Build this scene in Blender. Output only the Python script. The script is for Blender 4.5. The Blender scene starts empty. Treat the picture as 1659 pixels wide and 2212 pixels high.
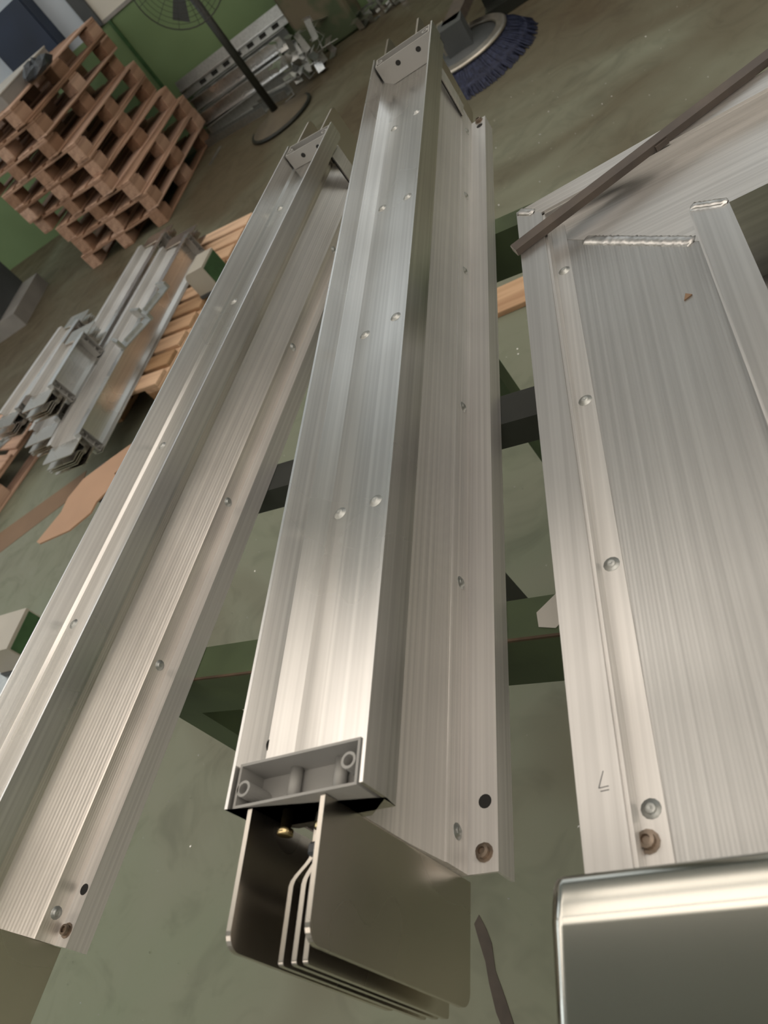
import bpy, bmesh, math, random
from mathutils import Vector, Matrix
random.seed(7)
sc = bpy.context.scene
COL = sc.collection
R = math.radians

# ------------------------------------------------------------------ camera
cd = bpy.data.cameras.new('camera'); cam = bpy.data.objects.new('camera', cd); COL.objects.link(cam)
RW = ((0.830183, 0.071578, -0.552877), (-0.315755, -0.756948, -0.572126), (-0.459451, 0.649543, -0.605804))
m = Matrix.Identity(4)
for i in range(3):
    m[i][0] = RW[0][i]; m[i][1] = -RW[1][i]; m[i][2] = -RW[2][i]
m[0][3], m[1][3], m[2][3] = 0.46544, -0.22963, 1.46698
cam.matrix_world = m
cd.sensor_fit = 'VERTICAL'; cd.sensor_height = 36.0; cd.lens = 36.0 * 1780.3 / 2212.0
cd.dof.use_dof = True; cd.dof.focus_distance = 1.0; cd.dof.aperture_fstop = 9.0
cd.clip_start = 0.02; cd.clip_end = 100
sc.camera = cam
# ------------------------------------------------------------------ world / colour
w = bpy.data.worlds.new('world'); sc.world = w; w.use_nodes = True
w.node_tree.nodes['Background'].inputs[0].default_value = (0.62, 0.70, 0.80, 1)
w.node_tree.nodes['Background'].inputs[1].default_value = 0.6
vs = sc.view_settings
vs.view_transform = 'Standard'; vs.look = 'None'; vs.exposure = 0.0; vs.gamma = 1.0; vs.use_curve_mapping = False
sc.cycles.use_denoising = True
sc.cycles.max_bounces = 6; sc.cycles.glossy_bounces = 4; sc.cycles.diffuse_bounces = 2
sc.cycles.adaptive_threshold = 0.06
SKY_E = 2.05      # translucent roof lights
BACK_E = 0.52    # glow of the added back-wall panes that brighten the ducts
WIN_E = 2.0       # daylight through the high windows of the left wall

# ------------------------------------------------------------------ helpers
def tag(o, label=None, cat=None, group=None, kind=None):
    if label: o['label'] = label
    if cat: o['category'] = cat
    if group: o['group'] = group
    if kind: o['kind'] = kind
    return o

def empty(name, loc=(0, 0, 0), rz=0, label=None, cat=None, group=None):
    o = bpy.data.objects.new(name, None); COL.objects.link(o)
    o.empty_display_size = 0.05
    o.location = loc; o.rotation_euler = (0, 0, rz)
    return tag(o, label, cat, group)

def link(name, me, parent=None, loc=None, rot=None):
    o = bpy.data.objects.new(name, me); COL.objects.link(o)
    if parent is not None: o.parent = parent
    if loc is not None: o.location = loc
    if rot is not None: o.rotation_euler = rot
    return o

def meshdata(name, verts, faces, mat, smooth=False, axis=1):
    me = bpy.data.meshes.new(name)
    me.from_pydata([tuple(v) for v in verts], [], faces)
    me.update()
    bm = bmesh.new(); bm.from_mesh(me)
    bmesh.ops.recalc_face_normals(bm, faces=bm.faces)
    uv = bm.loops.layers.uv.new('UVMap')
    for f in bm.faces:
        f.smooth = smooth
        for l in f.loops:
            c = l.vert.co
            u = c[axis]; v = sum(c) - u
            l[uv].uv = (u, v)
    bm.to_mesh(me); bm.free()
    me.materials.append(mat)
    return me

def mesh(name, verts, faces, mat, parent=None, smooth=False, axis=1, loc=None, rot=None):
    return link(name, meshdata(name, verts, faces, mat, smooth, axis), parent, loc, rot)

def boxdata(name, s, mat, bev=0.0, axis=1, centre=(0, 0, 0)):
    bm = bmesh.new(); bmesh.ops.create_cube(bm, size=1.0)
    for v in bm.verts:
        v.co = Vector((v.co.x * s[0], v.co.y * s[1], v.co.z * s[2])) + Vector(centre)
    if bev > 0:
        bmesh.ops.bevel(bm, geom=bm.edges[:], offset=bev, segments=1, affect='EDGES', profile=0.5)
    uv = bm.loops.layers.uv.new('UVMap')
    for f in bm.faces:
        for l in f.loops:
            c = l.vert.co; u = c[axis]; l[uv].uv = (u, sum(c) - u)
    me = bpy.data.meshes.new(name); bm.to_mesh(me); bm.free(); me.materials.append(mat)
    return me

def box(name, lo, hi, mat, parent=None, bev=0.0, axis=1, rot=None, loc=None):
    s = [hi[i] - lo[i] for i in range(3)]; c = [(hi[i] + lo[i]) / 2 for i in range(3)]
    if rot is None and loc is None:
        return link(name, boxdata(name, s, mat, bev, axis), parent, c)
    return link(name, boxdata(name, s, mat, bev, axis, c), parent, loc, rot)

def prism(poly, a, b, axis=1):
    """closed polygon extruded from a to b; axis 1: poly is (x,z); axis 0: (y,z); axis 2: (x,y)"""
    n = len(poly)
    def P(q, t):
        return (q[0], t, q[1]) if axis == 1 else ((t, q[0], q[1]) if axis == 0 else (q[0], q[1], t))
    v = [P(q, a) for q in poly] + [P(q, b) for q in poly]
    f = [tuple(range(n - 1, -1, -1)), tuple(range(n, 2 * n))]
    f += [(i, (i + 1) % n, n + (i + 1) % n, n + i) for i in range(n)]
    return v, f

def merge(*parts):
    V, F = [], []
    for v, f in parts:
        k = len(V); V += list(v); F += [tuple(i + k for i in q) for q in f]
    return V, F

def boxvf(lo, hi):
    x0, y0, z0 = lo; x1, y1, z1 = hi
    return ([(x0, y0, z0), (x1, y0, z0), (x1, y1, z0), (x0, y1, z0), (x0, y0, z1), (x1, y0, z1), (x1, y1, z1), (x0, y1, z1)],
            [(3, 2, 1, 0), (4, 5, 6, 7), (0, 1, 5, 4), (1, 2, 6, 5), (2, 3, 7, 6), (3, 0, 4, 7)])

def lathe(prof, n=16, axis='z', closed=False):
    """prof list of (r,t); revolve"""
    V, F = [], []
    for r, t in prof:
        for k in range(n):
            a = 2 * math.pi * k / n
            c, s = r * math.cos(a), r * math.sin(a)
            V.append((c, s, t) if axis == 'z' else ((c, t, s) if axis == 'y' else (t, c, s)))
    m_ = len(prof)
    rng = range(m_ if closed else m_ - 1)
    for i in rng:
        j = (i + 1) % m_
        for k in range(n):
            F.append((i * n + k, i * n + (k + 1) % n, j * n + (k + 1) % n, j * n + k))
    if not closed:
        F.append(tuple(range(n - 1, -1, -1))); F.append(tuple((m_ - 1) * n + k for k in range(n)))
    return V, F

def tube(pts, r, n=6, closed=False):
    V, F = [], []
    P = [Vector(p) for p in pts]; m_ = len(P)
    for i, p in enumerate(P):
        a = P[(i - 1) % m_] if (closed or i) else P[0]
        b = P[(i + 1) % m_] if (closed or i < m_ - 1) else P[-1]
        t = (b - a).normalized()
        up = Vector((0, 0, 1)) if abs(t.z) < 0.9 else Vector((1, 0, 0))
        e1 = t.cross(up).normalized(); e2 = t.cross(e1)
        for k in range(n):
            a_ = 2 * math.pi * k / n
            V.append(p + r * (math.cos(a_) * e1 + math.sin(a_) * e2))
    for i in range(m_ if closed else m_ - 1):
        j = (i + 1) % m_
        for k in range(n):
            F.append((i * n + k, i * n + (k + 1) % n, j * n + (k + 1) % n, j * n + k))
    if not closed:
        F.append(tuple(range(n))); F.append(tuple((m_ - 1) * n + k for k in range(n)))
    return V, F

# ------------------------------------------------------------------ materials
def mat(name):
    mt = bpy.data.materials.new(name); mt.use_nodes = True
    nt = mt.node_tree; b = nt.nodes['Principled BSDF']
    return mt, nt, b

def nd(nt, typ, **kw):
    n = nt.nodes.new(typ)
    for k, v in kw.items():
        if k.startswith('_'): setattr(n, k[1:], v)
        else: n.inputs[k].default_value = v
    return n

def coords(nt, scale, kind='Object'):
    tc = nt.nodes.new('ShaderNodeTexCoord'); mp = nt.nodes.new('ShaderNodeMapping')
    mp.inputs['Scale'].default_value = scale
    nt.links.new(tc.outputs[kind], mp.inputs['Vector'])
    return mp.outputs[0]

def ramp(nt, fac, stops):
    r = nt.nodes.new('ShaderNodeValToRGB')
    el = r.color_ramp.elements
    while len(el) < len(stops): el.new(0.5)
    for e, (p, c) in zip(el, stops):
        e.position = p; e.color = (c[0], c[1], c[2], 1)
    nt.links.new(fac, r.inputs[0])
    return r.outputs[0]

def maprange(nt, v, a, b, c, d):
    n = nt.nodes.new('ShaderNodeMapRange')
    n.inputs[1].default_value = a; n.inputs[2].default_value = b; n.inputs[3].default_value = c; n.inputs[4].default_value = d
    nt.links.new(v, n.inputs[0]); return n.outputs[0]

def bump(nt, b, h, strength, dist):
    n = nt.nodes.new('ShaderNodeBump'); n.inputs['Strength'].default_value = strength; n.inputs['Distance'].default_value = dist
    nt.links.new(h, n.inputs['Height']); nt.links.new(n.outputs[0], b.inputs['Normal'])

def metal(name, col, rough=0.3, aniso=0.7, met=1.0, ribh=(0.35, 0.0006), stretch=(220, 1.5, 220), streak=0.12, ribs=0.0, blot=0.06, ribaxis='X', dirt=0.0):
    mt, nt, b = mat(name)
    b.inputs['Metallic'].default_value = met
    n1 = nd(nt, 'ShaderNodeTexNoise', Scale=1.0, Detail=1.0); nt.links.new(coords(nt, stretch), n1.inputs['Vector'])
    n2 = nd(nt, 'ShaderNodeTexNoise', Scale=5.0, Detail=2.0); nt.links.new(coords(nt, (1, 1, 1)), n2.inputs['Vector'])
    mx = nd(nt, 'ShaderNodeMix', _data_type='RGBA', _blend_type='MULTIPLY')
    mx.inputs[0].default_value = 1.0
    c1 = ramp(nt, n1.outputs[0], [(0.3, [c * (1 - streak) for c in col]), (0.7, [min(1, c * (1 + streak * .5)) for c in col])])
    c2 = ramp(nt, n2.outputs[0], [(0.3, [1 - blot * 2 - dirt] * 3), (0.65, [1, 1, 1])])
    nt.links.new(c1, mx.inputs[6]); nt.links.new(c2, mx.inputs[7]); nt.links.new(mx.outputs[2], b.inputs['Base Color'])
    rr = maprange(nt, n2.outputs[0], 0.3, 0.7, rough * 1.15, rough * 0.88)
    nt.links.new(rr, b.inputs['Roughness'])
    if aniso > 0:
        b.inputs['Anisotropic'].default_value = aniso
        b.inputs['Anisotropic Rotation'].default_value = 0.25
        tg = nt.nodes.new('ShaderNodeTangent'); tg.direction_type = 'UV_MAP'; tg.uv_map = 'UVMap'
        nt.links.new(tg.outputs[0], b.inputs['Tangent'])
    if ribs > 0:
        wv = nt.nodes.new('ShaderNodeTexWave'); wv.wave_type = 'BANDS'; wv.bands_direction = ribaxis
        wv.inputs['Scale'].default_value = ribs
        nt.links.new(coords(nt, (1, 1, 1)), wv.inputs['Vector'])
        bump(nt, b, wv.outputs['Fac'], *ribh)
    return mt

def paint(name, col, rough=0.5, var=0.12, scale=6.0, col2=None, spec=0.5, bmp=0.0, thr=(0.35, 0.7)):
    mt, nt, b = mat(name)
    n = nd(nt, 'ShaderNodeTexNoise', Scale=scale, Detail=2.0); nt.links.new(coords(nt, (1, 1, 1)), n.inputs['Vector'])
    a = [c * (1 - var) for c in col] if col2 is None else col2
    nt.links.new(ramp(nt, n.outputs[0], [(thr[0], a), (thr[1], col)]), b.inputs['Base Color'])
    b.inputs['Roughness'].default_value = rough
    b.inputs['Specular IOR Level'].default_value = spec
    if bmp: bump(nt, b, n.outputs[0], bmp, 0.004)
    return mt

def wood(name, c0, c1, axis=1):
    mt, nt, b = mat(name)
    s = [26, 26, 26]; s[axis] = 2.2
    n = nd(nt, 'ShaderNodeTexNoise', Scale=1.0, Detail=2.0, Roughness=0.6); nt.links.new(coords(nt, tuple(s)), n.inputs['Vector'])
    cr = ramp(nt, n.outputs[0], [(0.3, c0), (0.7, c1)])
    oi = nt.nodes.new('ShaderNodeObjectInfo')
    hv = nt.nodes.new('ShaderNodeHueSaturation')
    nt.links.new(maprange(nt, oi.outputs['Random'], 0, 1, 0.62, 1.42), hv.inputs['Value'])
    nt.links.new(maprange(nt, oi.outputs['Random'], 0, 1, 1.15, 0.85), hv.inputs['Saturation'])
    nt.links.new(cr, hv.inputs['Color']); nt.links.new(hv.outputs[0], b.inputs['Base Color'])
    b.inputs['Roughness'].default_value = 0.75
    bump(nt, b, n.outputs[0], 0.3, 0.002)
    return mt

ALU = metal('aluminium_brushed', (0.82, 0.815, 0.80), 0.29, 0.75)
ALU_SOFT = metal('aluminium_extruded', (0.80, 0.79, 0.775), 0.48, 0.75, 0.85)
ALU_LIP = metal('aluminium_lip', (0.60, 0.595, 0.585), 0.40, 0.6, 0.9)
ALU_SIDE = metal('aluminium_side_panel', (0.88, 0.855, 0.83), 0.55, 0.9, 0.85, (0.7, 0.0003), ribs=190.0, ribaxis='Z')
ALU_RIB = metal('aluminium_ribbed', (0.55, 0.555, 0.55), 0.47, 0.75, 0.85, ribs=95.0, ribaxis='X')
ALU_RIBZ = metal('aluminium_ribbed_side', (0.93, 0.885, 0.84), 0.38, 0.8, 1.0, (0.25, 0.0004), ribs=95.0, ribaxis='Z')
ALU_X = metal('aluminium_brushed_cross', (0.68, 0.67, 0.655), 0.32, 0.75, stretch=(1.5, 220, 220))
ALU_DULL = metal('aluminium_scrap', (0.52, 0.54, 0.53), 0.45, 0.0, stretch=(60, 60, 60))
ALU_BRIGHT = metal('aluminium_bright', (0.85, 0.86, 0.86), 0.28, 0.0, stretch=(60, 60, 60))
TIN = metal('tinned_busbar', (0.66, 0.62, 0.56), 0.27, 0.0, stretch=(8, 8, 8), streak=0.1)
TIN_COVER = metal('tinned_cover', (0.70, 0.70, 0.65), 0.12, 0.0, stretch=(3, 9, 9), streak=0.12, blot=0.1)
WELD = metal('weld_bead', (0.66, 0.66, 0.65), 0.33, 0.0, stretch=(120, 120, 120), streak=0.3)
GOLD = metal('zinc_yellow', (0.78, 0.62, 0.34), 0.22, 0.0, stretch=(80, 80, 80))
BOLT = metal('old_bolt', (0.33, 0.27, 0.22), 0.4, 0.0, stretch=(80, 80, 80), streak=0.3)
STEEL = metal('ring_steel', (0.55, 0.52, 0.46), 0.4, 0.0, stretch=(30, 30, 30))
RUST = paint('oxidised_bar', (0.105, 0.085, 0.070), 0.5, col2=(0.075, 0.062, 0.054), scale=30)
PLASTIC = paint('grey_plastic', (0.36, 0.36, 0.345), 0.5, var=0.06)
BLACKP = paint('dark_blue_plastic', (0.05, 0.058, 0.068), 0.35, var=0.2)
DARK = paint('hole_black', (0.025, 0.025, 0.024), 0.9, var=0.1)
GREEN = paint('green_paint', (0.080, 0.115, 0.055), 0.6, col2=(0.052, 0.076, 0.038), scale=9)
DARKST = paint('dark_steel', (0.045, 0.05, 0.047), 0.5, var=0.3, scale=9)
RUSTLINE = paint('rust', (0.13, 0.085, 0.055), 0.8, var=0.4, scale=40)
CREAM = paint('cream_paint', (0.50, 0.47, 0.40), 0.45, var=0.1)
GREENF = paint('green_face', (0.065, 0.15, 0.06), 0.5, var=0.4, scale=12)
WOODP = wood('pallet_wood', (0.31, 0.185, 0.125), (0.53, 0.335, 0.23), 1)
WOODX = wood('pallet_wood_cross', (0.31, 0.185, 0.125), (0.53, 0.335, 0.23), 0)
WOODL = wood('fresh_wood', (0.42, 0.25, 0.14), (0.62, 0.41, 0.25), 0)
WOODLY = wood('fresh_wood_long', (0.42, 0.25, 0.14), (0.62, 0.41, 0.25), 1)
HARDB = paint('hardboard', (0.52, 0.32, 0.20), 0.6, var=0.12, scale=4)
WALLG = paint('wall_green', (0.21, 0.315, 0.155), 0.6, col2=(0.175, 0.265, 0.125), scale=2.0, bmp=0.05)
WALLU = paint('wall_upper', (0.62, 0.71, 0.80), 0.7, var=0.06, scale=1.5)
WALLC = paint('wall_cream', (0.78, 0.76, 0.68), 0.7, var=0.05, scale=1.5)
GREYW = paint('wall_grey', (0.55, 0.55, 0.53), 0.7, var=0.2, scale=1.0)
CEILM = paint('roof_sheet', (0.56, 0.58, 0.55), 0.6, var=0.15, scale=1.0)
PURLIN = paint('purlin', (0.20, 0.24, 0.26), 0.6, var=0.1)
NAVY = paint('navy_paint', (0.035, 0.055, 0.105), 0.5, col2=(0.022, 0.032, 0.055), scale=2.0)
BLACK = paint('black_paint', (0.022, 0.025, 0.02), 0.45, var=0.3)
GREYBOX = paint('grey_box', (0.34, 0.33, 0.31), 0.6, var=0.2, scale=5)
DGREY = paint('dark_grey', (0.085, 0.095, 0.10), 0.5, var=0.2)
BLUEB = paint('blue_bristle', (0.032, 0.042, 0.095), 0.7, var=0.5, scale=60)
COLUMN = paint('column_paint', (0.07, 0.095, 0.05), 0.8, col2=(0.15, 0.13, 0.085), scale=5, bmp=0.2, thr=(0.42, 0.55))
DISC = paint('fan_base', (0.155, 0.130, 0.092), 0.6, var=0.25, scale=8)
PAPER = paint('white_paper', (0.55, 0.54, 0.50), 0.8, var=0.1)
STAIN = paint('brown_stain', (0.075, 0.058, 0.042), 0.45, var=0.4, scale=20)
TAPE = paint('brown_paper', (0.25, 0.16, 0.095), 0.7, var=0.15, scale=5)

def floor_mat():
    mt, nt, b = mat('epoxy_floor')
    v = coords(nt, (1, 1, 1))
    n1 = nd(nt, 'ShaderNodeTexNoise', Scale=0.8, Detail=3.0, Roughness=0.6, Distortion=0.8); nt.links.new(v, n1.inputs['Vector'])
    n2 = nd(nt, 'ShaderNodeTexNoise', Scale=5.0, Detail=3.0, Roughness=0.65, Distortion=1.2); nt.links.new(v, n2.inputs['Vector'])
    # brown dirt by the far wall, plus painted dimming that grows with distance
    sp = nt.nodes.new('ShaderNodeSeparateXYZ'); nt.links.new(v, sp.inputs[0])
    far_dirt_shade = maprange(nt, sp.outputs[1], 2.0, 4.6, 0.0, 0.30)
    sub = nd(nt, 'ShaderNodeMath', _operation='SUBTRACT'); nt.links.new(n1.outputs[0], sub.inputs[0]); nt.links.new(far_dirt_shade, sub.inputs[1])
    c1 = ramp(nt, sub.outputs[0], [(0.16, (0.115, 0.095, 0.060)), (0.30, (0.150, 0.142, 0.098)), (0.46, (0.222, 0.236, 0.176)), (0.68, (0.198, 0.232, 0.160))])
    c2 = ramp(nt, n2.outputs[0], [(0.28, (0.80, 0.80, 0.80)), (0.50, (1, 1, 1)), (0.75, (1.0, 1.0, 1.0))])
    mx = nd(nt, 'ShaderNodeMix', _data_type='RGBA', _blend_type='MULTIPLY'); mx.inputs[0].default_value = 1.0
    nt.links.new(c1, mx.inputs[6]); nt.links.new(c2, mx.inputs[7]); nt.links.new(mx.outputs[2], b.inputs['Base Color'])
    nt.links.new(maprange(nt, n2.outputs[0], 0.3, 0.7, 0.62, 0.42), b.inputs['Roughness'])
    b.inputs['Specular IOR Level'].default_value = 0.22
    return mt
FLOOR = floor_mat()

def emis(name, col, s):
    mt, nt, b = mat(name)
    b.inputs['Base Color'].default_value = (0.7, 0.7, 0.7, 1)
    b.inputs['Emission Color'].default_value = (*col, 1); b.inputs['Emission Strength'].default_value = s
    return mt
SKYL = emis('rooflight_sheet', (1.0, 0.88, 0.765), SKY_E)
BACKFILL = emis('window_back_daylight', (0.90, 0.97, 1.0), BACK_E)
WINL = emis('window_daylight', (0.90, 0.97, 1.0), WIN_E)

# ------------------------------------------------------------------ the setting
YW = 6.35; XL = -7.5; XR = 6.5; YB = -6.5; HC = 5.6
def struct(o): o['kind'] = 'structure'; return o
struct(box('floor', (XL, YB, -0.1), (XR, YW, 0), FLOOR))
struct(box('wall_back', (XL, YW, 0), (XR, YW + .2, 0.98), WALLG))
struct(box('wall_back_upper', (XL, YW, 0.98), (-2.93, YW + .2, HC), WALLU))
struct(box('wall_back_cream', (-2.93, YW, 0.98), (XR, YW + .2, HC), WALLC))  # same upper wall; the cream colour imitates its lit stretch
struct(box('trim_1', (-3.05, YW - .012, 0.98), (XR, YW, 1.005), GREYBOX))
struct(box('trim_2', (-2.89, YW - .02, 0.0), (-2.865, YW, 0.98), GREENF))
struct(box('trim_3', (-3.04, YW - .03, 0.985), (-2.93, YW, HC - .1), DGREY))
struct(box('wall_left', (XL - .2, YB, 0), (XL, YW, HC), GREYW))
struct(box('wall_right', (XR, YB, 0), (XR + .2, YW, HC), WALLC))
struct(box('wall_front', (XL, YB - .2, 0), (XR, YB, HC), GREYW))
struct(box('ceiling', (XL, YB, HC), (XR, YW, HC + .15), CEILM))
# translucent roof lights (the hall's daylight), laid in bays with purlins across them; rear row unseen, added to light the near floor
k = 0
for (y0, y1, bays) in ((1.60, 3.8, (0, 5)), (-1.2, 1.4, (3, 5)), (-4.8, -1.4, (0, 5))):
    for (x0, x1) in ((-7.0, -4.7), (-4.5, -2.2), (-2.0, 0.3), (0.5, 2.8), (3.0, 5.3))[bays[0]:bays[1]]:
        k += 1
        o = box('ceiling_rooflight', (x0, y0, HC - .03), (x1, y1, HC - .005), SKYL); o['kind'] = 'structure'
for i, y in enumerate((2.35, 3.2, 0.1, -2.2, -3.0, -3.9)):
    struct(box('ceiling_purlin', (XL + .02, y, HC - .20), (XR - .02, y + .07, HC - .05), PURLIN))
for i, (x0, x1) in enumerate(((-7.2, -4.4), (-4.0, -1.2), (-0.8, 2.0), (2.4, 5.2))):  # unseen glowing panes added to brighten reflections in the ducts
    struct(box('window_%d' % (i + 5), (x0, YW - .04, 2.5), (x1, YW, 5.2), BACKFILL))
    for q in range(5):
        xx = x0 + (x1 - x0) * q / 4
        struct(box('window_%d_mullion' % (i + 5), (xx - .025, YW - .07, 2.46), (xx + .025, YW, 5.24), PURLIN))
for i, (y0, y1) in enumerate(((-5.0, -2.6), (-2.2, 0.2), (0.6, 3.0), (3.4, 5.8))):
    wn = struct(box('window_%d' % (i + 1), (XL, y0, 2.6), (XL + .04, y1, 4.6), WINL))
    for q in range(5):
        yy = y0 + (y1 - y0) * q / 4
        box('mullion', (XL + .0, yy - .03, 2.55), (XL + .07, yy + .03, 4.65), PURLIN, None).parent = None
        o = bpy.context.scene.collection.objects[-1]
        o['kind'] = 'structure'; o.name = 'window_%d_mullion' % (i + 1)

# ------------------------------------------------------------------ busbar duct
def rivet_data(name, r, hgt, axis, mt):
    v, f = lathe([(r * 1.25, -.0004), (r * 1.2, .0003), (r * .8, .0004), (r * .72, hgt * .75), (r * .35, hgt), (r * .05, hgt * .7)], 12, axis)
    return meshdata(name, v, f, mt, True)
RIV_Z = rivet_data('rivet', .0062, .003, 'z', ALU_DULL)
RIV_X = rivet_data('rivet', .0062, .003, 'x', ALU_DULL)
HOLE_Z = meshdata('hole', *lathe([(.0065, -.0005), (.0065, .0004)], 16, 'z'), DARK)
HOLE_X = meshdata('hole', *lathe([(.0068, -.0005), (.0068, .0004)], 16, 'x'), DARK)
BOLT_Z = meshdata('bolt', *lathe([(.0085, -.0005), (.0085, .0012), (.006, .0014), (.006, .006), (.0035, .0065), (.003, .004)], 12, 'z'), BOLT)

def busbar(name, path, zt, zb, thick, r, mt, parent):
    """plate standing on edge; path: list of (y, x); near end = lowest y gets rounded corners"""
    ys = [q[0] for q in path]
    def X(y):
        for (ya, xa), (yb, xb) in zip(path, path[1:]):
            lo, hi = min(ya, yb), max(ya, yb)
            if lo - 1e-9 <= y <= hi + 1e-9:
                t = (y - ya) / (yb - ya); t2 = t * t * (3 - 2 * t); return xa + (xb - xa) * t2
        return path[-1][1]
    e = path[-1][0]; s = -1 if e < path[0][0] else 1
    cols = []
    for (ya, xa), (yb, xb) in zip(path, path[1:]):
        nseg = 6 if abs(xa - xb) > 1e-6 else 1
        for i in range(nseg): cols.append(ya + (yb - ya) * i / nseg)
    cols = [y for y in cols if abs(y - e) > r + 1e-6]
    for i in range(7):
        a = math.pi / 2 * i / 6
        cols.append(e - s * r + s * r * math.sin(a))
    V = []; n = len(cols)
    for y in cols:
        d = max(0, abs(y - (e - s * r)) if (y - (e - s * r)) * s > 0 else 0)
        k_ = r - math.sqrt(max(0, r * r - d * d)) if r > 0 else 0
        for sx in (-.5, .5):
            V.append((X(y) + sx * thick, y, zt - k_)); V.append((X(y) + sx * thick, y, zb + k_))
    F = []
    for i in range(n - 1):
        a, b = 4 * i, 4 * i + 4
        F += [(a, b, b + 1, a + 1), (a + 2, a + 3, b + 3, b + 2), (a, a + 2, b + 2, b), (a + 1, b + 1, b + 3, a + 3)]
    F.append((0, 1, 3, 2)); q = 4 * (n - 1); F.append((q, q + 2, q + 3, q + 1))
    return mesh(name, V, F, mt, parent)

def tray(parent, W, H, y0, d, full=True, zfl=.045):
    """plastic end bracket lying in the top channel, open to the top"""
    zt = H - .003; zf = H - .030; zb = H - zfl + .0005
    x0, x1 = .0055, W - .0075; t = .0022
    br = mesh('end_bracket', *merge(
        boxvf((x0, y0, zb), (x1, y0 + d, zf)),
        boxvf((x0, y0, zf), (x1, y0 + t, zt - (.0 if full else .004))), boxvf((x0, y0 + d - t, zf), (x1, y0 + d, zt)),
        boxvf((x0, y0 + t, zf), (x0 + t, y0 + d - t, zt)), boxvf((x1 - t, y0 + t, zf), (x1, y0 + d - t, zt))), PLASTIC, parent)
    for fx in (.36, .70):
        xx = W * fx
        v, f = lathe([(.0052, y0 + t), (.0052, y0 + d - t)], 12, 'y')
        v = [(a + xx, b, c + zf + .006) for a, b, c in v]
        mesh('screw_post', v, f, PLASTIC, br, True)
    for (xx, yy) in ((x0 + .0075, y0 + d * .42), (x1 - .0095, y0 + d * .55)):
        v, f = lathe([(.0066, zf), (.0066, zt), (.0044, zt), (.0044, zf + .004)], 18, 'z', closed=True)
        mesh('screw_tube', [(a + xx, b + yy, c) for a, b, c in v], f, PLASTIC, br)
    return br

def duct(name, label, group, loc, rz, W, H, h, o, L, zfl=.045, rivw=(), rivf=(), detail=True, fins=True, web=None, strip=.038, roll=0, far_only=False, inset=.0045, crease=.05):
    t = .003
    e = empty(name, loc, rz, label, 'busbar duct', group)
    if roll: e.rotation_euler = (0, roll, rz)
    top = [(0, H), (t, H), (t, H - zfl), (W - t, H - zfl), (W - t, H), (W, H), (W, H - h), (W - o, H - zfl - .008), (o, H - zfl - .008), (0, H - h)]
    mesh('top_channel', *prism(top, 0, L), ALU, e)
    bot = [(0, 0), (0, h), (W, h), (W, 0), (W - t, 0), (W - t, h - t), (t, h - t), (t, 0)]
    mesh('bottom_channel', *prism(bot, 0, L), ALU_SOFT, e)
    zt = H - zfl - .008
    for sgn, nm in ((1, 'side_panel'), (-1, 'side_panel')):
        xo = W - o if sgn > 0 else o
        xi = xo - sgn * (.004 + inset)
        zm = h + strip + crease
        po = [(xi, h), (xo - sgn * .0004, h), (xo - sgn * .0004, h + .0012), (xo, h + .0012), (xo, h + strip - .0015), (xo - sgn * .0014, h + strip), (xo - sgn * (.0014 + inset), zm), (xo - sgn * (.0014 + inset), zt), (xi, zt)]
        mesh(nm, *prism(po, 0, L), web or ALU_SIDE, e)
    for y in rivw:
        link('rivet', RIV_X, e, (W - o, y, h + strip * .5))
    for (x, y) in rivf:
        link('rivet', RIV_Z, e, (x, y, H - zfl))
    # bus plates at both ends
    if fins:
        for s, ye in ((-1, 0.0), (1, L)):
            if far_only and s < 0: continue
            q = lambda y: ye + s * y
            xs = [W * .165, W * .70]
            pr = [(xs[0], xs[0], H - .006, .098, .012), (W * .515, W * .385, H - .032, .104, .003), (W * .56, W * .475, H - .032, .104, .003),
                  (W * .61, W * .55, H - .032, .104, .003), (xs[1], xs[1], H - .006, .098, .012)]
            for (xi, xo, z1, ln, r) in pr:
                pth = [(q(.0002), xi), (q(.030), xi), (q(.052), xo), (q(ln), xo)] if abs(xi - xo) > 1e-6 else [(q(.0002), xi), (q(ln), xo)]
                busbar('bus_plate', pth, z1, max(.012, h * .35), .0042, r, TIN, e)
    tray(e, W, H, 0.0005, .036, zfl=zfl)
    tray(e, W, H, L - .0365, .036, zfl=zfl)
    if detail:
        # far bracket holes on the wall that faces the near end
        for fx in (.36, .70):
            v, f = lathe([(.005, -.0004), (.005, .0004)], 14, 'y')
            mesh('hole', [(a + W * fx, b + L - .0366, c + H - .018) for a, b, c in v], f, DARK, e)
        box('end_strap', (W - o, L - .042, h + strip + .002), (W - o + .004, L - .001, zt - .002), ALU_SOFT, e, .0008)
        box('end_strap_gap', (W - o - .001, L - .0445, h + strip + .002), (W - o + .0008, L - .0425, zt - .002), DARK, e)
        # near end fixings
        v, f = HOLE_X, None
        link('hole', HOLE_X, e, (t, .066, H - zfl + .010))
        link('hole', HOLE_Z, e, (W - o * .42, .062, h))
        link('bolt', BOLT_Z, e, (W - o * .45, .017, h))
        link('hole', HOLE_Z, e, (W - o * .42, L - .03, h))
        link('bolt', BOLT_Z, e, (W - o * .45, L - .008, h))
        for fx in (.375, .645):
            v, f = lathe([(.0042, .002), (.0042, -.014), (.0062, -.0145), (.0062, -.019), (.0035, -.0195)], 12, 'y')
            mesh('screw', [(a + W * fx - .002, b, c + H - .021) for a, b, c in v], f, GOLD, e, True)
        box('bus_clamp', (W * .50, -.034, H - .062), (W * .66, -.024, H - .026), BLACKP, e, .002)
    return e

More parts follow.
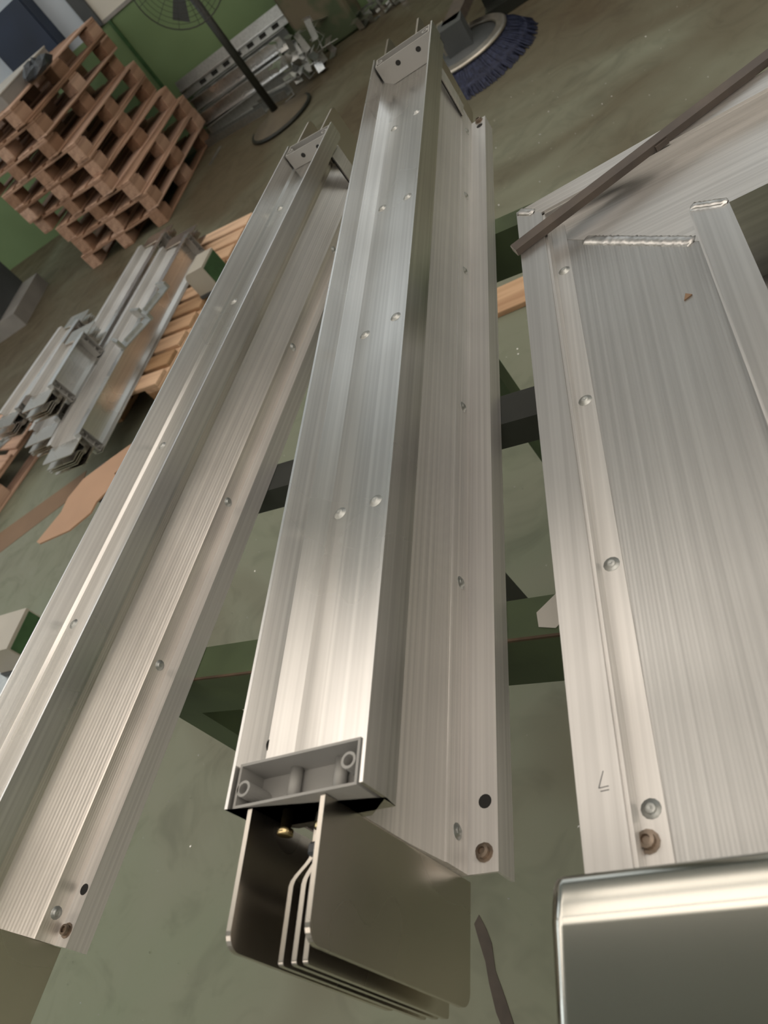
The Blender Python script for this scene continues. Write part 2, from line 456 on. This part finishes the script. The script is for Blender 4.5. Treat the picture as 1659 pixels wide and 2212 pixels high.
ZT = 0.788
main = duct('busway_section', 'straight aluminium busbar duct in the middle with tinned plates fanning out toward the viewer', 'busbar ducts on the trestles',
            (0, 0, ZT), 0, .13, .232, .0296, .0296, 1.437, .047,
            (.031, .298, .580, .893, 1.123, 1.366),
            ((.034, .322), (.079, .320), (.034, .622), (.080, .628), (.033, .935), (.079, .925), (.035, 1.20), (.079, 1.21)))
left = duct('busway_section', 'narrower aluminium busbar duct lying slanted along the left side of the trestles', 'busbar ducts on the trestles',
            (-.5361, 0, ZT), -.1932, .12, .184, .0308, .0215, 1.48, .036,
            (.031, .347, .627, .974, 1.25), ((.022, .362), (.022, .680), (.022, 1.021), (.022, 1.30)), web=ALU_RIBZ, strip=.030, inset=.028, crease=.048)

# ------------------------------------------------------------------ elbow on the right
ez = 1.02 - .102; ewz = ez - .021
el = empty('busway_elbow', (.235, 0, ZT), 0, 'welded aluminium L-shaped busbar duct elbow lying flat at the right', 'busbar duct', 'busbar ducts on the trestles')
def LP(poly, z0, z1, name, mt, axis=1, parent=el):
    v, f = prism(poly, z0 - ZT, z1 - ZT, 2)
    v = [(a - .235, b, c) for a, b, c in v]
    return mesh(name, v, f, mt, parent, axis=axis)
yN = -.05
# plan lines of leg 1 and leg 2
O1n, O1f = (.2465, yN), (.227, .826)
S1n, S1f = (.2800, yN), (.2625, .794)
I1n, I1f = (.4490, yN), (.4335, .645)
J1n, J1f = (.4860, yN), (.4715, .621)
XE = 1.35
O2e, S2e, I2e, J2e = (XE, .895), (XE, .838), (XE, .668), (XE, .634)
LP([O1n, S1n, S1f, O1f], ez - .003, ez, 'outer_lip', ALU_LIP)
LP([I1n, J1n, J1f, I1f], ez - .003, ez, 'inner_lip', ALU_LIP)
LP([O1f, S1f, S2e, O2e], ez - .003, ez, 'outer_lip', ALU_X, 0)
LP([I1f, J1f, J2e, I2e], ez - .003, ez, 'inner_lip', ALU_X, 0)
SW, IW = (.2633, .7565), (.4342, .6055)
LP([(S1n[0] - .002, yN), (I1n[0] + .002, yN), IW, SW], ewz - .004, ewz, 'web_panel', ALU_RIB)
LP([SW, IW, I1f, I2e, S2e, S1f], ewz - .004, ewz + .0006, 'web_panel', ALU_X, 0)
# vertical channel webs and lower lips
def wallp(a, b, th, z0, z1, name, mt, axis):
    d = Vector((b[0] - a[0], b[1] - a[1])); n_ = Vector((-d.y, d.x)).normalized() * th
    LP([a, b, (b[0] + n_.x, b[1] + n_.y), (a[0] + n_.x, a[1] + n_.y)], z0, z1, name, mt, axis)
wallp(S1f, S1n, .003, ZT, ez - .003, 'channel_web', ALU_SOFT, 1)
wallp(I1n, I1f, .003, ZT, ez - .003, 'channel_web', ALU_SOFT, 1)
wallp(S2e, S1f, .003, ZT, ez - .003, 'channel_web', ALU_X, 0)
wallp(I1f, I2e, .003, ZT, ez - .003, 'channel_web', ALU_X, 0)
wallp(J1n, J1f, .003, ZT + .02, ez - .003, 'lip_side', ALU_SOFT, 1)
wallp(J1f, J2e, .003, ZT + .02, ez - .003, 'lip_side', ALU_X, 0)
LP([O1n, S1n, S1f, O1f], ZT, ZT + .003, 'lower_lip', ALU_SOFT)
LP([I1n, J1n, J1f, I1f], ZT, ZT + .003, 'lower_lip', ALU_SOFT)
LP([O1f, S1f, S2e, O2e], ZT, ZT + .003, 'lower_lip', ALU_SOFT, 0)
LP([I1f, J1f, J2e, I2e], ZT, ZT + .003, 'lower_lip', ALU_SOFT, 0)
LP([S1n, I1n, I1f, S1f], ZT + .021, ZT + .025, 'lower_web_panel', ALU_SOFT)
LP([S1f, I1f, I2e, S2e], ZT + .021, ZT + .025, 'lower_web_panel', ALU_SOFT, 0)
# rivet strip along the outer edge of the web
LP([(S1n[0], yN), (S1n[0] + .022, yN), (S1f[0] + .022, .772), S1f], ewz, ewz + .0014, 'rivet_strip', ALU_SOFT)
for y in (.672, .43, .215, .0):
    link('rivet', RIV_Z, el, (.2625 + (.794 - y) * .0207 + .012 - .235, y, ewz + .0014 - ZT))
link('bolt', BOLT_Z, el, (.286 - .235, -.022, ewz + .0014 - ZT))
# weld beads
def weld(a, b, r, z, sag=.5):
    n = max(10, int((Vector(a) - Vector(b)).length / .0028)); pts = []
    V, F = [], []
    d = (Vector(b) - Vector(a)); L_ = d.length; d.normalize(); q = Vector((-d.y, d.x))
    for i in range(n + 1):
        p = Vector(a) + d * L_ * i / n
        rr = r * (1.0 + .16 * (i % 2) + random.uniform(-.1, .1)) * (0.35 if i in (0, n) else 1)
        for k_ in range(7):
            al = math.pi * k_ / 6
            c = p + q * rr * math.cos(al)
            V.append((c.x - .235, c.y, z + rr * sag * math.sin(al) - ZT))
    for i in range(n):
        for k_ in range(6):
            F.append((i * 7 + k_, i * 7 + k_ + 1, (i + 1) * 7 + k_ + 1, (i + 1) * 7 + k_))
    mesh('weld_bead', V, F, WELD, el, True)
weld((.307, .7178), (.426, .6127), .0075, ewz, .38)
weld((.4345, .645), (.4705, .6225), .006, ez, .5)
weld((.231, .823), (.252, .803), .006, ez, .5)
# faint pencil strokes on the outer lip
for (x0, y0, x1, y1) in ((.262, .012, .2665, .024), (.262, .012, .2695, .0125), (.263, .0095, .2695, .0098)):
    d = Vector((x1 - x0, y1 - y0)).normalized() * .0003; q = (-d.y, d.x)
    LP([(x0 - q[0], y0 - q[1]), (x1 - q[0], y1 - q[1]), (x1 + q[0], y1 + q[1]), (x0 + q[0], y0 + q[1])], ez, ez + .0002, 'pencil_mark', DGREY)

# end cover slid over the elbow's near end: rounded shell with a bent-down far edge
cv = empty('end_cover', (.24, -.06, ZT), 0, 'shiny tinned metal cover with rounded edge on the near end of the right elbow', 'metal cover')
def cover():
    xa, xb = 0.0, .262; ztop = .182; rr = .009
    # section in (y,z): far edge rolled, bend line, flat top, front
    sec = [(.002, .0), (.002, ztop - .016), (.0017, ztop - .011), (.0005, ztop - .0075), (-.002, ztop - .0055), (-.0055, ztop - .0045), (-.0235, ztop - .0015), (-.0265, ztop - .0012), (-.030, ztop - .0011), (-.16, ztop - .0005), (-.40, ztop), (-.404, ztop - .004), (-.404, .0)]
    V, F = [], []
    xs = [xa, xa + .0015, xa + .0045, xa + .009, xa + .0105, xb - .0105, xb - .009, xb]
    dz = [-.009, -.0045, -.0015, 0, 0, 0, 0, -.009]
    for j, x in enumerate(xs):
        for i, (y, z) in enumerate(sec):
            zz = z + dz[j] if z > .05 else z
            yy = y + (dz[j] * .8 if y > -.008 and z > .05 else 0)
            V.append((x, yy, zz))
    n = len(sec)
    for j in range(len(xs) - 1):
        for i in range(n - 1):
            F.append((j * n + i, j * n + i + 1, (j + 1) * n + i + 1, (j + 1) * n + i))
    F.append(tuple(range(n))); F.append(tuple(range((len(xs) - 1) * n, len(xs) * n)))
    return V, F
V, F = cover()
o = mesh('shell', V, F, TIN_COVER, cv, True)
md = o.modifiers.new('edges', 'EDGE_SPLIT'); md.split_angle = R(50)

# dark flat bar lying across the elbow
fb = empty('steel_flat_bar', (.2235, .728, ez), math.atan2(.158, .40), 'dark oxidised steel flat bar laid across the welded corner of the elbow', 'steel bar')
mesh('bar', *boxvf((0, -.0095, .0002), (.52, .0095, .0095)), RUST, fb, axis=0)
mesh('tab', *boxvf((.205, -.0125, .0002), (.222, -.0095, .007)), RUST, fb, axis=0)
mesh('cut_end', *boxvf((-.0008, -.009, .0008), (0, .009, .009)), STEEL, fb)
tag(mesh('wood_splinter', *prism([(0, 0), (.009, .004), (.003, .010)], 0, .0015, 2), TAPE, None, loc=(.400, .520, ewz)), 'tiny orange wood splinter lying on the ribbed elbow panel', 'splinter')

# ------------------------------------------------------------------ trestles
def trestle(label, x0, x1, yc, slope, wd, ht, mt, legs, rust=True, grp='trestles under the ducts'):
    a = math.atan(slope); L = (x1 - x0) / math.cos(a)
    e = empty('steel_trestle', (x0, yc + slope * (x0 - .15), 0), a, label, 'trestle', grp)
    z1 = ZT - .001
    t = .006
    prof = [(-wd / 2, z1 - ht), (-wd / 2, z1), (wd / 2, z1), (wd / 2, z1 - ht), (wd / 2 - t, z1 - ht), (wd / 2 - t, z1 - t), (-wd / 2 + t, z1 - t), (-wd / 2 + t, z1 - ht)]
    v, f = prism(prof, 0, L, 0)
    mesh('beam', v, f, mt, e, axis=0)
    if rust:
        mesh('rusty_edge', *boxvf((0, -wd / 2 - .0008, z1 - .003), (L, -wd / 2 + .002, z1 + .0004)), RUSTLINE, e, axis=0)
    for (lx, lw) in legs:
        xx = (lx - x0) / math.cos(a)
        mesh('leg', *boxvf((xx, -.02, .008), (xx + lw, .02, z1 - ht)), mt, e)
        mesh('foot', *boxvf((xx, -.024, 0), (xx + lw, .024, .008)), mt, e)
    return e
trestle('green steel trestle nearest the viewer with rusty edge, under all three ducts', -.60, .75, .266, -.155, .05, .098, GREEN, [(-.50, .06), (.62, .05)])
trestle('black steel trestle under the ducts between the two green ones', -.50, .75, .602, -.16, .055, .045, DARKST, [(-.10, .035), (.62, .05)], False)
trestle('green steel trestle farthest away, under the corner of the elbow', -.40, .75, 1.066, -.16, .046, .09, GREEN, [(-.05, .035), (.62, .05)], False)
v, f = prism([(0, 0), (.035, .012), (.034, -.02), (.012, -.03), (-.004, -.018)], 0, .0008, 2)
tag(mesh('paper_scrap', v, f, PAPER, None, loc=(.165, .268, ZT - .0004), rot=(0, 0, .3)), 'torn white paper scrap lying on the nearest green trestle', 'paper')

# ------------------------------------------------------------------ pallets
PCACHE = {}
def pallet(label, group, loc, rz, sx, sy, hgt, deck='y', nd_=5, fresh=False, name='wooden_pallet'):
    e = empty(name, loc, rz, label, 'pallet', group)
    key = (sx, sy, hgt, deck, nd_, fresh)
    if key not in PCACHE:
        wy = WOODLY if fresh else WOODP; wx = WOODL if fresh else WOODX
        tb = hgt * (.15 if fresh else .115); bh = hgt - 3 * tb
        items = []
        for fx in (0, .5, 1):
            bw = .10
            items.append(('bottom_board', boxdata('bottom_board', (bw, sy, tb), wy, .003), ((sx - bw) * (fx - .5), 0, tb / 2)))
        bl = boxdata('block', (.10, .13, bh), wy, .003)
        for fx in (0, .5, 1):
            for fy in (0, .5, 1):
                items.append(('block', bl, ((sx - .10) * (fx - .5), (sy - .13) * (fy - .5), tb + bh / 2)))
        if deck == 'y':
            sb = boxdata('stringer_board', (sx, .11, tb), wx, .003, 0)
            for fy in (0, .5, 1): items.append(('stringer_board', sb, (0, (sy - .11) * (fy - .5), tb * 1.5 + bh)))
            wds = sx / (nd_ + (nd_ - 1) * .28)
            db = boxdata('deck_board', (wds, sy, tb), wy, .003)
            for i in range(nd_): items.append(('deck_board', db, ((sx - wds) * (i / (nd_ - 1) - .5), 0, tb * 2.5 + bh)))
        else:
            sb = boxdata('stringer_board', (.10, sy, tb), wy, .003)
            for fx in (0, .5, 1): items.append(('stringer_board', sb, ((sx - .10) * (fx - .5), 0, tb * 1.5 + bh)))
            wds = sy / (nd_ + (nd_ - 1) * .32)
            db = boxdata('deck_board', (sx, wds, tb), wx, .003, 0)
            for i in range(nd_): items.append(('deck_board', db, (0, (sy - wds) * (i / (nd_ - 1) - .5), tb * 2.5 + bh)))
        PCACHE[key] = items
    for nm, me, l in PCACHE[key]: link(nm, me, e, l)
    return e
ORD = ['bottom pallet of the tall stack by the green wall, on the floor', 'second pallet from the bottom of the tall stack', 'third pallet from the bottom of the tall stack',
       'fourth pallet from the bottom of the tall stack', 'middle pallet of the tall stack of nine', 'fourth pallet from the top of the tall stack',
       'third pallet from the top of the tall stack', 'second pallet from the top of the tall stack', 'topmost pallet of the tall stack, under the grey box']
XR_ = [-2.685, -2.645, -2.66, -2.745, -2.79, -2.79, -2.895, -2.845, -2.86]
RZ_ = [.069, .088, .117, .20, .078, .098, .147, .166, .225]
PH = .1215
for i in range(9):
    pallet(ORD[i], 'tall stack of wooden pallets', (XR_[i] - .4, 5.44, PH * i), -RZ_[i], .8, 1.15, PH - .0005)
# pale pallet carrying the ducts on the left
P2 = pallet('pale slatted pallet on the floor with two ducts lying on it', None, (-2.17, 3.20, 0), R(-14), .92, 1.22, .144, 'x', 10, True)
P3 = pallet('reddish pallet at the left edge with shiny clamps on it', None, (-3.44, 2.56, 0), R(-22), .8, 1.1, .13, 'x', 7, False)

# ducts lying on the pale pallet
duct('busway_section', 'aluminium duct lying web-up on the pale pallet, nearer the trestles', 'busbar ducts stored on the pale pallet',
     (-2.215, 2.19, .2742 - .13 + .0), R(-8.5), .13, .232, .0296, .0296, 1.40, detail=False, roll=R(90)).location = (-2.300, 2.20, .2755)
d2 = duct('busway_section', 'aluminium duct with blue-grey lips lying beside another on the pale pallet', 'busbar ducts stored on the pale pallet',
     (0, 0, 0), R(-8.5), .13, .232, .0296, .0296, 1.40, detail=False, roll=R(90))
d2.location = (-2.55, 2.43, .2755)
d3 = duct('busway_section', 'short aluminium duct at the far left with dark bus plates toward the viewer', 'busbar ducts stored on the pale pallet',
     (0, 0, 0), R(-16), .13, .20, .0296, .0296, .62, detail=False, roll=R(90))
d3.location = (-2.90, 2.70, .31)
d4 = duct('busway_section', 'short aluminium duct end stacked across the ducts on the pale pallet', 'busbar ducts stored on the pale pallet',
     (0, 0, 0), R(-10), .13, .20, .0296, .0296, .34, detail=False, roll=R(90))
d4.location = (-2.42, 2.47, .407)

# cream boxes with a green side
def cream_box(label, loc, rz, s):
    e = empty('cream_box', loc, rz, label, 'box', 'cream boxes with a green side')
    sx, sy, sz = s
    r = .03
    prof = [(0, 0), (sx, 0), (sx, sz), (r, sz)] + [(r - r * math.sin(a), sz - r + r * math.cos(a)) for a in (R(30), R(60))] + [(0, sz - r)]
    mesh('shell', *prism(prof, 0, sy), CREAM, e)
    v, f = boxvf((sx, .006, .01), (sx + .004, sy - .006, sz - .012))
    mesh('green_side', v, f, GREENF, e)
    mesh('base_rim', *boxvf((-.004, -.004, 0), (sx + .004, sy + .004, .018)), DGREY, e)
    return e
cream_box('small cream box with a green side standing on the pale pallet', (-1.735, 3.03, .144), R(-8), (.125, .15, .14))
cream_box('small cream box with a green side at the left edge, nearest the viewer', (-2.03, 1.06, .1805), R(-6), (.19, .15, .13))
e = empty('steel_crate', (-2.10, .97, 0), R(-6), 'blue-grey steel crate on the floor under the nearest cream box', 'crate')
mesh('body', *boxvf((0, 0, 0), (.30, .30, .16)), DGREY, e); mesh('lid', *boxvf((-.008, -.008, .16), (.308, .308, .18)), ALU_DULL, e)

# brown board on a dark drum
dr = empty('dark_drum', (-1.86, 1.86, 0), 0, 'dark blue-grey drum on the floor under the notched board', 'drum')
mesh('body', *lathe([(.075, 0), (.08, .004), (.08, .225), (.072, .23), (.07, .225)], 20), BLACKP, dr, True)
bd = [(0, 0), (.03, -.012), (.20, .02), (.285, .085), (.285, .135), (.33, .19), (.335, .24), (.305, .262), (.355, .31), (.36, .43), (.22, .36), (.09, .285), (.05, .20), (.06, .13)]
hb = mesh('notched_board', *prism(bd, 0, .006, 2), HARDB, None, loc=(-2.10, 1.62, .2315), rot=(0, 0, R(-12)))
tag(hb, 'orange-brown notched hardboard sheet lying on a dark drum', 'board')
tp = mesh('paper_strip', *prism([(0, 0), (.62, .22), (.60, .36), (-.05, .18)], 0, .0015, 2), TAPE, None, loc=(-3.02, 1.98, .0), rot=(0, 0, 0))
tag(tp, 'flat brown paper strip lying on the floor at the left edge', 'paper strip')
wp = box('loose_plank', (-.60, 1.99, 0), (.10, 2.13, .02), WOODL, None, .002, 0, rot=(0, 0, R(-4)))
tag(wp, 'single loose wooden plank on the floor between middle duct and elbow', 'plank')

# clamps
def clampdata():
    v, f = merge(boxvf((0, 0, 0), (.16, .05, .006)), boxvf((0, 0, .006), (.012, .05, .05)), boxvf((.148, 0, .006), (.16, .05, .035)), boxvf((.03, .022, .006), (.12, .028, .02)))
    v = [(x * 1.25, y * 1.7, z) for x, y, z in v]
    return meshdata('metal_clamp', v, f, ALU_DULL)
CL = clampdata()
for i, (x, y, z, rz, lb, g) in enumerate((
        (-1.93, 2.86, .2775, 1.0, 'shiny bent metal clamp on the duct nearest the pale cream box', None), (-1.99, 2.66, .2775, .8, 'shiny bent metal clamp on the duct, farther from the cream box', None),
        (-3.16, 2.72, .1305, .5, 'shiny metal clamp piled on the reddish pallet', 'clamps on the reddish pallet'), (-3.40, 2.62, .1305, 1.1, 'shiny metal clamp piled on the reddish pallet', 'clamps on the reddish pallet'),
        (-3.10, 2.40, .1305, 2.0, 'shiny metal clamp piled on the reddish pallet', 'clamps on the reddish pallet'), (-3.42, 2.86, .1305, 2.6, 'shiny metal clamp piled on the reddish pallet', 'clamps on the reddish pallet'))):
    tag(link('metal_clamp', CL, None, (x, y, z), (0, 0, rz)), lb, 'clamp', g)

# ------------------------------------------------------------------ things on and behind the stack
zt9 = PH * 9
gb = empty('grey_carton', (-3.58, 5.0, zt9), R(-10), 'grey carton lying on top of the tall pallet stack', 'carton')
mesh('body', *boxvf((0, 0, 0), (.52, .62, .07)), GREYBOX, gb); mesh('lid', *boxvf((-.005, -.005, .07), (.525, .625, .078)), PAPER, gb)
V, F = lathe([(.04, 0), (.10, .004), (.125, .03), (.11, .06), (.07, .085), (.02, .09)], 16)
rg = random.Random(9); V = [(x * rg.uniform(.75, 1.2), y * rg.uniform(.75, 1.2), z * rg.uniform(.6, 1.15)) for x, y, z in V]
bg = mesh('dark_bag', V, F, BLACKP, None, False, loc=(-2.86, 5.12, zt9 + .0005))
tag(bg, 'dark crumpled bag on the pallet stack beside the grey carton', 'bag')
cb = empty('navy_cabinet', (-3.73, 6.22, 1.04), 0, 'dark navy cabinet hung on the pale blue wall behind the pallet stack', 'cabinet')
mesh('body', *boxvf((0, .0, 0), (.47, .13, .42)), NAVY, cb); mesh('door', *boxvf((.01, -.012, .01), (.46, 0, .41)), NAVY, cb)
mc = empty('dark_machine_box', (-4.98, 4.62, 0), R(3), 'dark grey machine box on the floor at the far left edge', 'machine')
mesh('body', *boxvf((0, 0, .12), (.62, .6, .55)), DGREY, mc); mesh('base', *boxvf((.02, .02, 0), (.80, .58, .12)), GREYBOX, mc)

# ------------------------------------------------------------------ pedestal fan
fx, fy = -1.81, 5.30
fn = empty('pedestal_fan', (fx, fy, 0), 0, 'black pedestal fan with round wire guard in front of the metal offcuts', 'fan')
mesh('base', *lathe([(.02, .0), (.225, .0), (.235, .010), (.225, .024), (.12, .040), (.05, .075), (.03, .078)], 40), DISC, fn, True)
mesh('base_rim', *tube([(.236 * math.cos(a), .236 * math.sin(a), .014) for a in [math.pi * (.98 + 1.20 * i / 24) for i in range(25)]], .013, 8), BLACK, fn, True)  # black near-side arc: disc rim with the shade under it painted in
mesh('pole', *lathe([(.026, .07), (.026, 1.0), (.02, 1.0)], 14), BLACK, fn, True)
hd = empty('head', (0.02, -.06, 1.02), 0); hd.parent = fn
hd.rotation_euler = (R(78), 0, R(28))
GR = .285
for i in range(10):
    r = .05 + (GR - .05) * i / 9; zz = .075 * math.cos(math.pi / 2 * (r / GR) ** 1.5)
    mesh('guard_ring', *tube([(r * math.cos(a), r * math.sin(a), zz) for a in [2 * math.pi * q / 40 for q in range(40)]], .0016 if i < 9 else .004, 5, True), BLACK, hd)
for q in range(14):
    a = 2 * math.pi * q / 14
    pts = [((.05 + (GR - .05) * s / 6) * math.cos(a), (.05 + (GR - .05) * s / 6) * math.sin(a), .077 * math.cos(math.pi / 2 * ((.05 + (GR - .05) * s / 6) / GR) ** 1.5)) for s in range(7)]
    mesh('guard_spoke', *tube(pts, .0018, 5), BLACK, hd)
mesh('motor', *lathe([(.02, -.20), (.07, -.19), (.075, -.06), (.03, -.04)], 20), BLACK, hd, True)
for q in range(3):
    a = 2 * math.pi * q / 3; c, s = math.cos(a), math.sin(a)
    V = [(.04, -.02, 0), (.23, -.07, .02), (.25, .03, -.02), (.04, .03, -.02), (.04, -.02, .003), (.23, -.07, .023), (.25, .03, -.017), (.04, .03, -.017)]
    V = [(x * c - y * s, x * s + y * c, z) for x, y, z in V]
    mesh('blade', V, [(0, 1, 2, 3), (7, 6, 5, 4), (0, 4, 5, 1), (1, 5, 6, 2), (2, 6, 7, 3), (3, 7, 4, 0)], DGREY, hd)

# ------------------------------------------------------------------ column, scrap profiles, brackets
struct(box('column', (-1.66, 6.05, 0), (-1.24, 6.35, HC - .2), COLUMN, None, .02))
def chan(L, wv, hv, t=.003):
    p = [(-wv / 2, 0), (wv / 2, 0), (wv / 2, hv), (wv / 2 - t, hv), (wv / 2 - t, t), (-wv / 2 + t, t), (-wv / 2 + t, hv), (-wv / 2, hv)]
    return prism(p, -L / 2, L / 2, 0)
CH = [meshdata('aluminium_profile', *chan(.90, .085, .035), ALU_DULL), meshdata('aluminium_profile', *chan(.92, .06, .05), ALU_DULL), meshdata('aluminium_profile', *chan(1.0, .11, .02), ALU_DULL)]
rows = [(-2.17, 6.00, .0435, 0, .05), (-2.22, 6.03, .1315, 0, -.06), (-2.25, 6.14, .0435, 0, 0), (-2.30, 6.13, .1315, 0, .05), (-2.24, 6.15, .2190, 0, -.06),
        (-2.22, 6.25, .0435, 0, .01), (-2.26, 6.25, .1315, 0, 0), (-2.22, 6.26, .2190, 0, .02)]
CHB = meshdata('aluminium_profile', *chan(.90, .085, .035), ALU_BRIGHT)
for i, (x, y, z, kx, rz) in enumerate(rows):
    o = link('aluminium_profile', CHB if i in (1, 4, 6) else CH[kx], None, (x, y, z), (R(90), 0, rz))
    tag(o, 'dull aluminium channel offcut stacked along the green wall behind the fan', 'metal profile', 'profile offcuts by the wall')
# slotted polished strip on top of the offcut pile
ps = empty('slotted_strip', (-2.22, 6.275, .265), 0, 'long polished slotted metal strip leaning on the wall above the offcuts', 'metal strip')
ps.rotation_euler = (R(-14), 0, 0)
mesh('strip', *boxvf((-.54, -.002, 0), (.54, .002, .135)), ALU_DULL, ps, axis=0)
mesh('bent_edge', *boxvf((-.54, -.03, .055), (.54, -.002, .06)), ALU_BRIGHT, ps, axis=0)
for q in range(7):
    mesh('slot', *boxvf((-.36 + q * .12, -.0026, .015), (-.30 + q * .12, -.002, .045)), DARK, ps)
for (x, y, z, rz, L, lb) in ((-2.32, 5.78, 0, R(-14), .62, 'aluminium profile lying slanted on the floor in front of the offcut pile'), (-1.98, 5.80, 0, R(-24), .36, 'short aluminium profile on the floor at the right front of the offcut pile')):
    o = mesh('aluminium_profile', *chan(L, .075, .05), ALU_DULL, None, axis=0, loc=(x, y, z), rot=(0, 0, rz)); tag(o, lb, 'metal profile', 'profile offcuts by the wall')

def brk(a, b, c, w_):
    t = .002
    v, f = merge(boxvf((0, 0, 0), (a, w_, t)), boxvf((0, 0, t), (t, w_, b)), boxvf((-c, 0, b), (t, w_, b + t)), boxvf((a * .45, w_ * .4, t), (a * .75, w_ * .6, t + .0008)))
    return v, f
BK = [meshdata('metal_bracket', *brk(.12, .08, .05, .05), ALU_BRIGHT), meshdata('metal_bracket', *brk(.20, .04, .03, .06), ALU_BRIGHT), meshdata('metal_bracket', *brk(.08, .12, .06, .045), ALU_DULL), meshdata('metal_bracket', *brk(.06, .06, .06, .06), ALU_BRIGHT)]
rb = random.Random(3)
for i in range(27):
    lay = i // 9; q = i % 9
    x = -1.76 + .14 * (q % 3) + rb.uniform(-.015, .015) + .03 * (lay % 2); y = 5.63 + .14 * (q // 3) + rb.uniform(-.02, .02)
    o = link('metal_bracket', BK[rb.randrange(4)], None, (x, y, 0), (rb.uniform(-.35, .35), rb.uniform(-.5, .5), rb.uniform(0, 6.28)))
    bpy.context.view_layer.update()
    zmin = min((o.matrix_world @ Vector(c)).z for c in o.bound_box)
    o.location.z += .001 - zmin + lay * .085
    tag(o, 'small bright bent metal bracket in the heap before the column', 'bracket', 'bracket heap by the column')
for i in range(12):
    x = -1.20 + .085 * (i % 6); y = 5.98 + .14 * (i // 6)
    o = link('metal_bracket', BK[3] if i % 2 else BK[0], None, (x, y, .002), (0, rb.uniform(-.2, 0), rb.uniform(.3, 1.6)))
    bpy.context.view_layer.update()
    zmin = min((o.matrix_world @ Vector(c)).z for c in o.bound_box); o.location.z += .001 - zmin
    tag(o, 'grey bent metal bracket in the row to the right of the column', 'bracket', 'bracket row right of the column')
for i, (x, y, z, rz) in enumerate(((-1.02, 6.27, .0, .02), (-.93, 6.27, .054, .0))):
    o = mesh('bright_profile', *chan(.45, .07, .05), ALU_BRIGHT, None, axis=0, loc=(x, y, z), rot=(0, 0, rz))
    tag(o, 'bright short aluminium profile lying on the bracket row', 'metal profile', 'bright profiles right of the column')

# light streak offcut on the floor by the pallets
o = box('metal_sliver', (-.015, -.12, 0), (.015, .12, .004), ALU_DULL, None, rot=(0, 0, R(-10)), loc=(-2.48, 5.52, 0)); tag(o, 'thin metal sliver lying on the floor beside the pallet stack', 'metal strip')

# ------------------------------------------------------------------ floor sweeper with blue side brush
sw = empty('floor_sweeper', (-.35, 4.15, 0), 0, 'floor sweeping machine with a round blue side brush', 'sweeper')
V, F = [], []
rb2 = random.Random(5)
N = 520
for i in range(N):
    a = 2 * math.pi * (i + rb2.uniform(-.4, .4)) / N; r0 = .225 + rb2.uniform(-.008, .008); r1 = .345 + rb2.uniform(-.02, .012)
    wv = .0022; z0 = .10; z1 = .002
    k0 = len(V)
    c, s = math.cos(a), math.sin(a); c2, s2 = math.cos(a + .05), math.sin(a + .05)
    for (r, z, cc, ss) in ((r0, z0, c, s), ((r0 + r1) / 2, .065, c, s), (r1, z1, c2, s2)):
        V += [(r * cc + ss * wv, r * ss - cc * wv, z), (r * cc - ss * wv, r * ss + cc * wv, z), (r * cc, r * ss, z - .004)]
    for q in (0, 3):
        F += [(k0 + q, k0 + q + 1, k0 + q + 4, k0 + q + 3), (k0 + q + 1, k0 + q + 2, k0 + q + 5, k0 + q + 4), (k0 + q + 2, k0 + q, k0 + q + 3, k0 + q + 5)]
b_ = mesh('bristles', V, F, BLUEB, sw); b_['kind'] = 'stuff'
mesh('brush_core', *lathe([(.21, .03), (.235, .085), (.31, .045), (.32, .006), (.21, .004)], 48), BLUEB, sw, True)
mesh('brush_ring', *lathe([(.185, .100), (.235, .100), (.238, .112), (.225, .122), (.205, .108), (.19, .122), (.182, .112)], 48, 'z', True), STEEL, sw, True)
mesh('brush_hub', *lathe([(.05, .09), (.19, .096), (.19, .104), (.06, .115), (.05, .13)], 32), DGREY, sw, True)
mesh('brush_motor', *boxvf((-.07, -.06, .11), (.06, .06, .24)), DGREY, sw)
o = mesh('brush_arm', *boxvf((-.05, .0, .19), (.04, .55, .24)), RUST, sw); o.rotation_euler = (0, 0, R(-14))
o = mesh('brush_bracket', *boxvf((-.09, -.02, .12), (-.055, .16, .22)), STEEL, sw)
mesh('hoop', *tube([(-.13 - .03 * math.sin(a), .10 - .14 * math.cos(a), .115) for a in [math.pi * i / 10 for i in range(11)]], .010, 6), BLACK, sw, True)
mesh('body', *boxvf((.12, .52, .10), (1.25, 1.8, .85)), DGREY, sw)
mesh('skirt', *boxvf((.10, .50, .015), (1.27, 1.82, .10)), BLACK, sw)
mesh('squeegee', *boxvf((.10, .40, .0), (1.25, .50, .06)), BLACK, sw)

# ------------------------------------------------------------------ marks and chips on the floor
rs = random.Random(11)
pts = [(-.335, .215), (-.320, .19), (-.309, .165), (-.302, .12), (-.283, .075), (-.268, .035), (-.285, .02), (-.302, .055), (-.315, .10), (-.322, .135), (-.335, .17), (-.345, .20)]
o = mesh('floor_stain', *prism(pts, 0, .0012, 2), STAIN); tag(o, 'dark brown streak on the floor below the fanned plates', 'stain')
V, F = [], []
for i in range(520):
    x = rs.uniform(-1.6, .6); y = rs.uniform(-.2, 3.6); s = rs.uniform(.001, .0035); a = rs.uniform(0, 6.28)
    k0 = len(V); c, s_ = math.cos(a) * s, math.sin(a) * s
    V += [(x + c, y + s_, .0015), (x - s_ * .4, y + c * .4, .0008), (x - c, y - s_, .001), (x + s_ * .4, y - c * .4, .003)]
    F += [(k0, k0 + 1, k0 + 2), (k0, k0 + 2, k0 + 3), (k0, k0 + 3, k0 + 1), (k0 + 1, k0 + 3, k0 + 2)]
o = mesh('metal_chips', V, F, ALU_BRIGHT); tag(o, 'tiny bright metal chips scattered over the floor', 'metal chips', None, 'stuff')
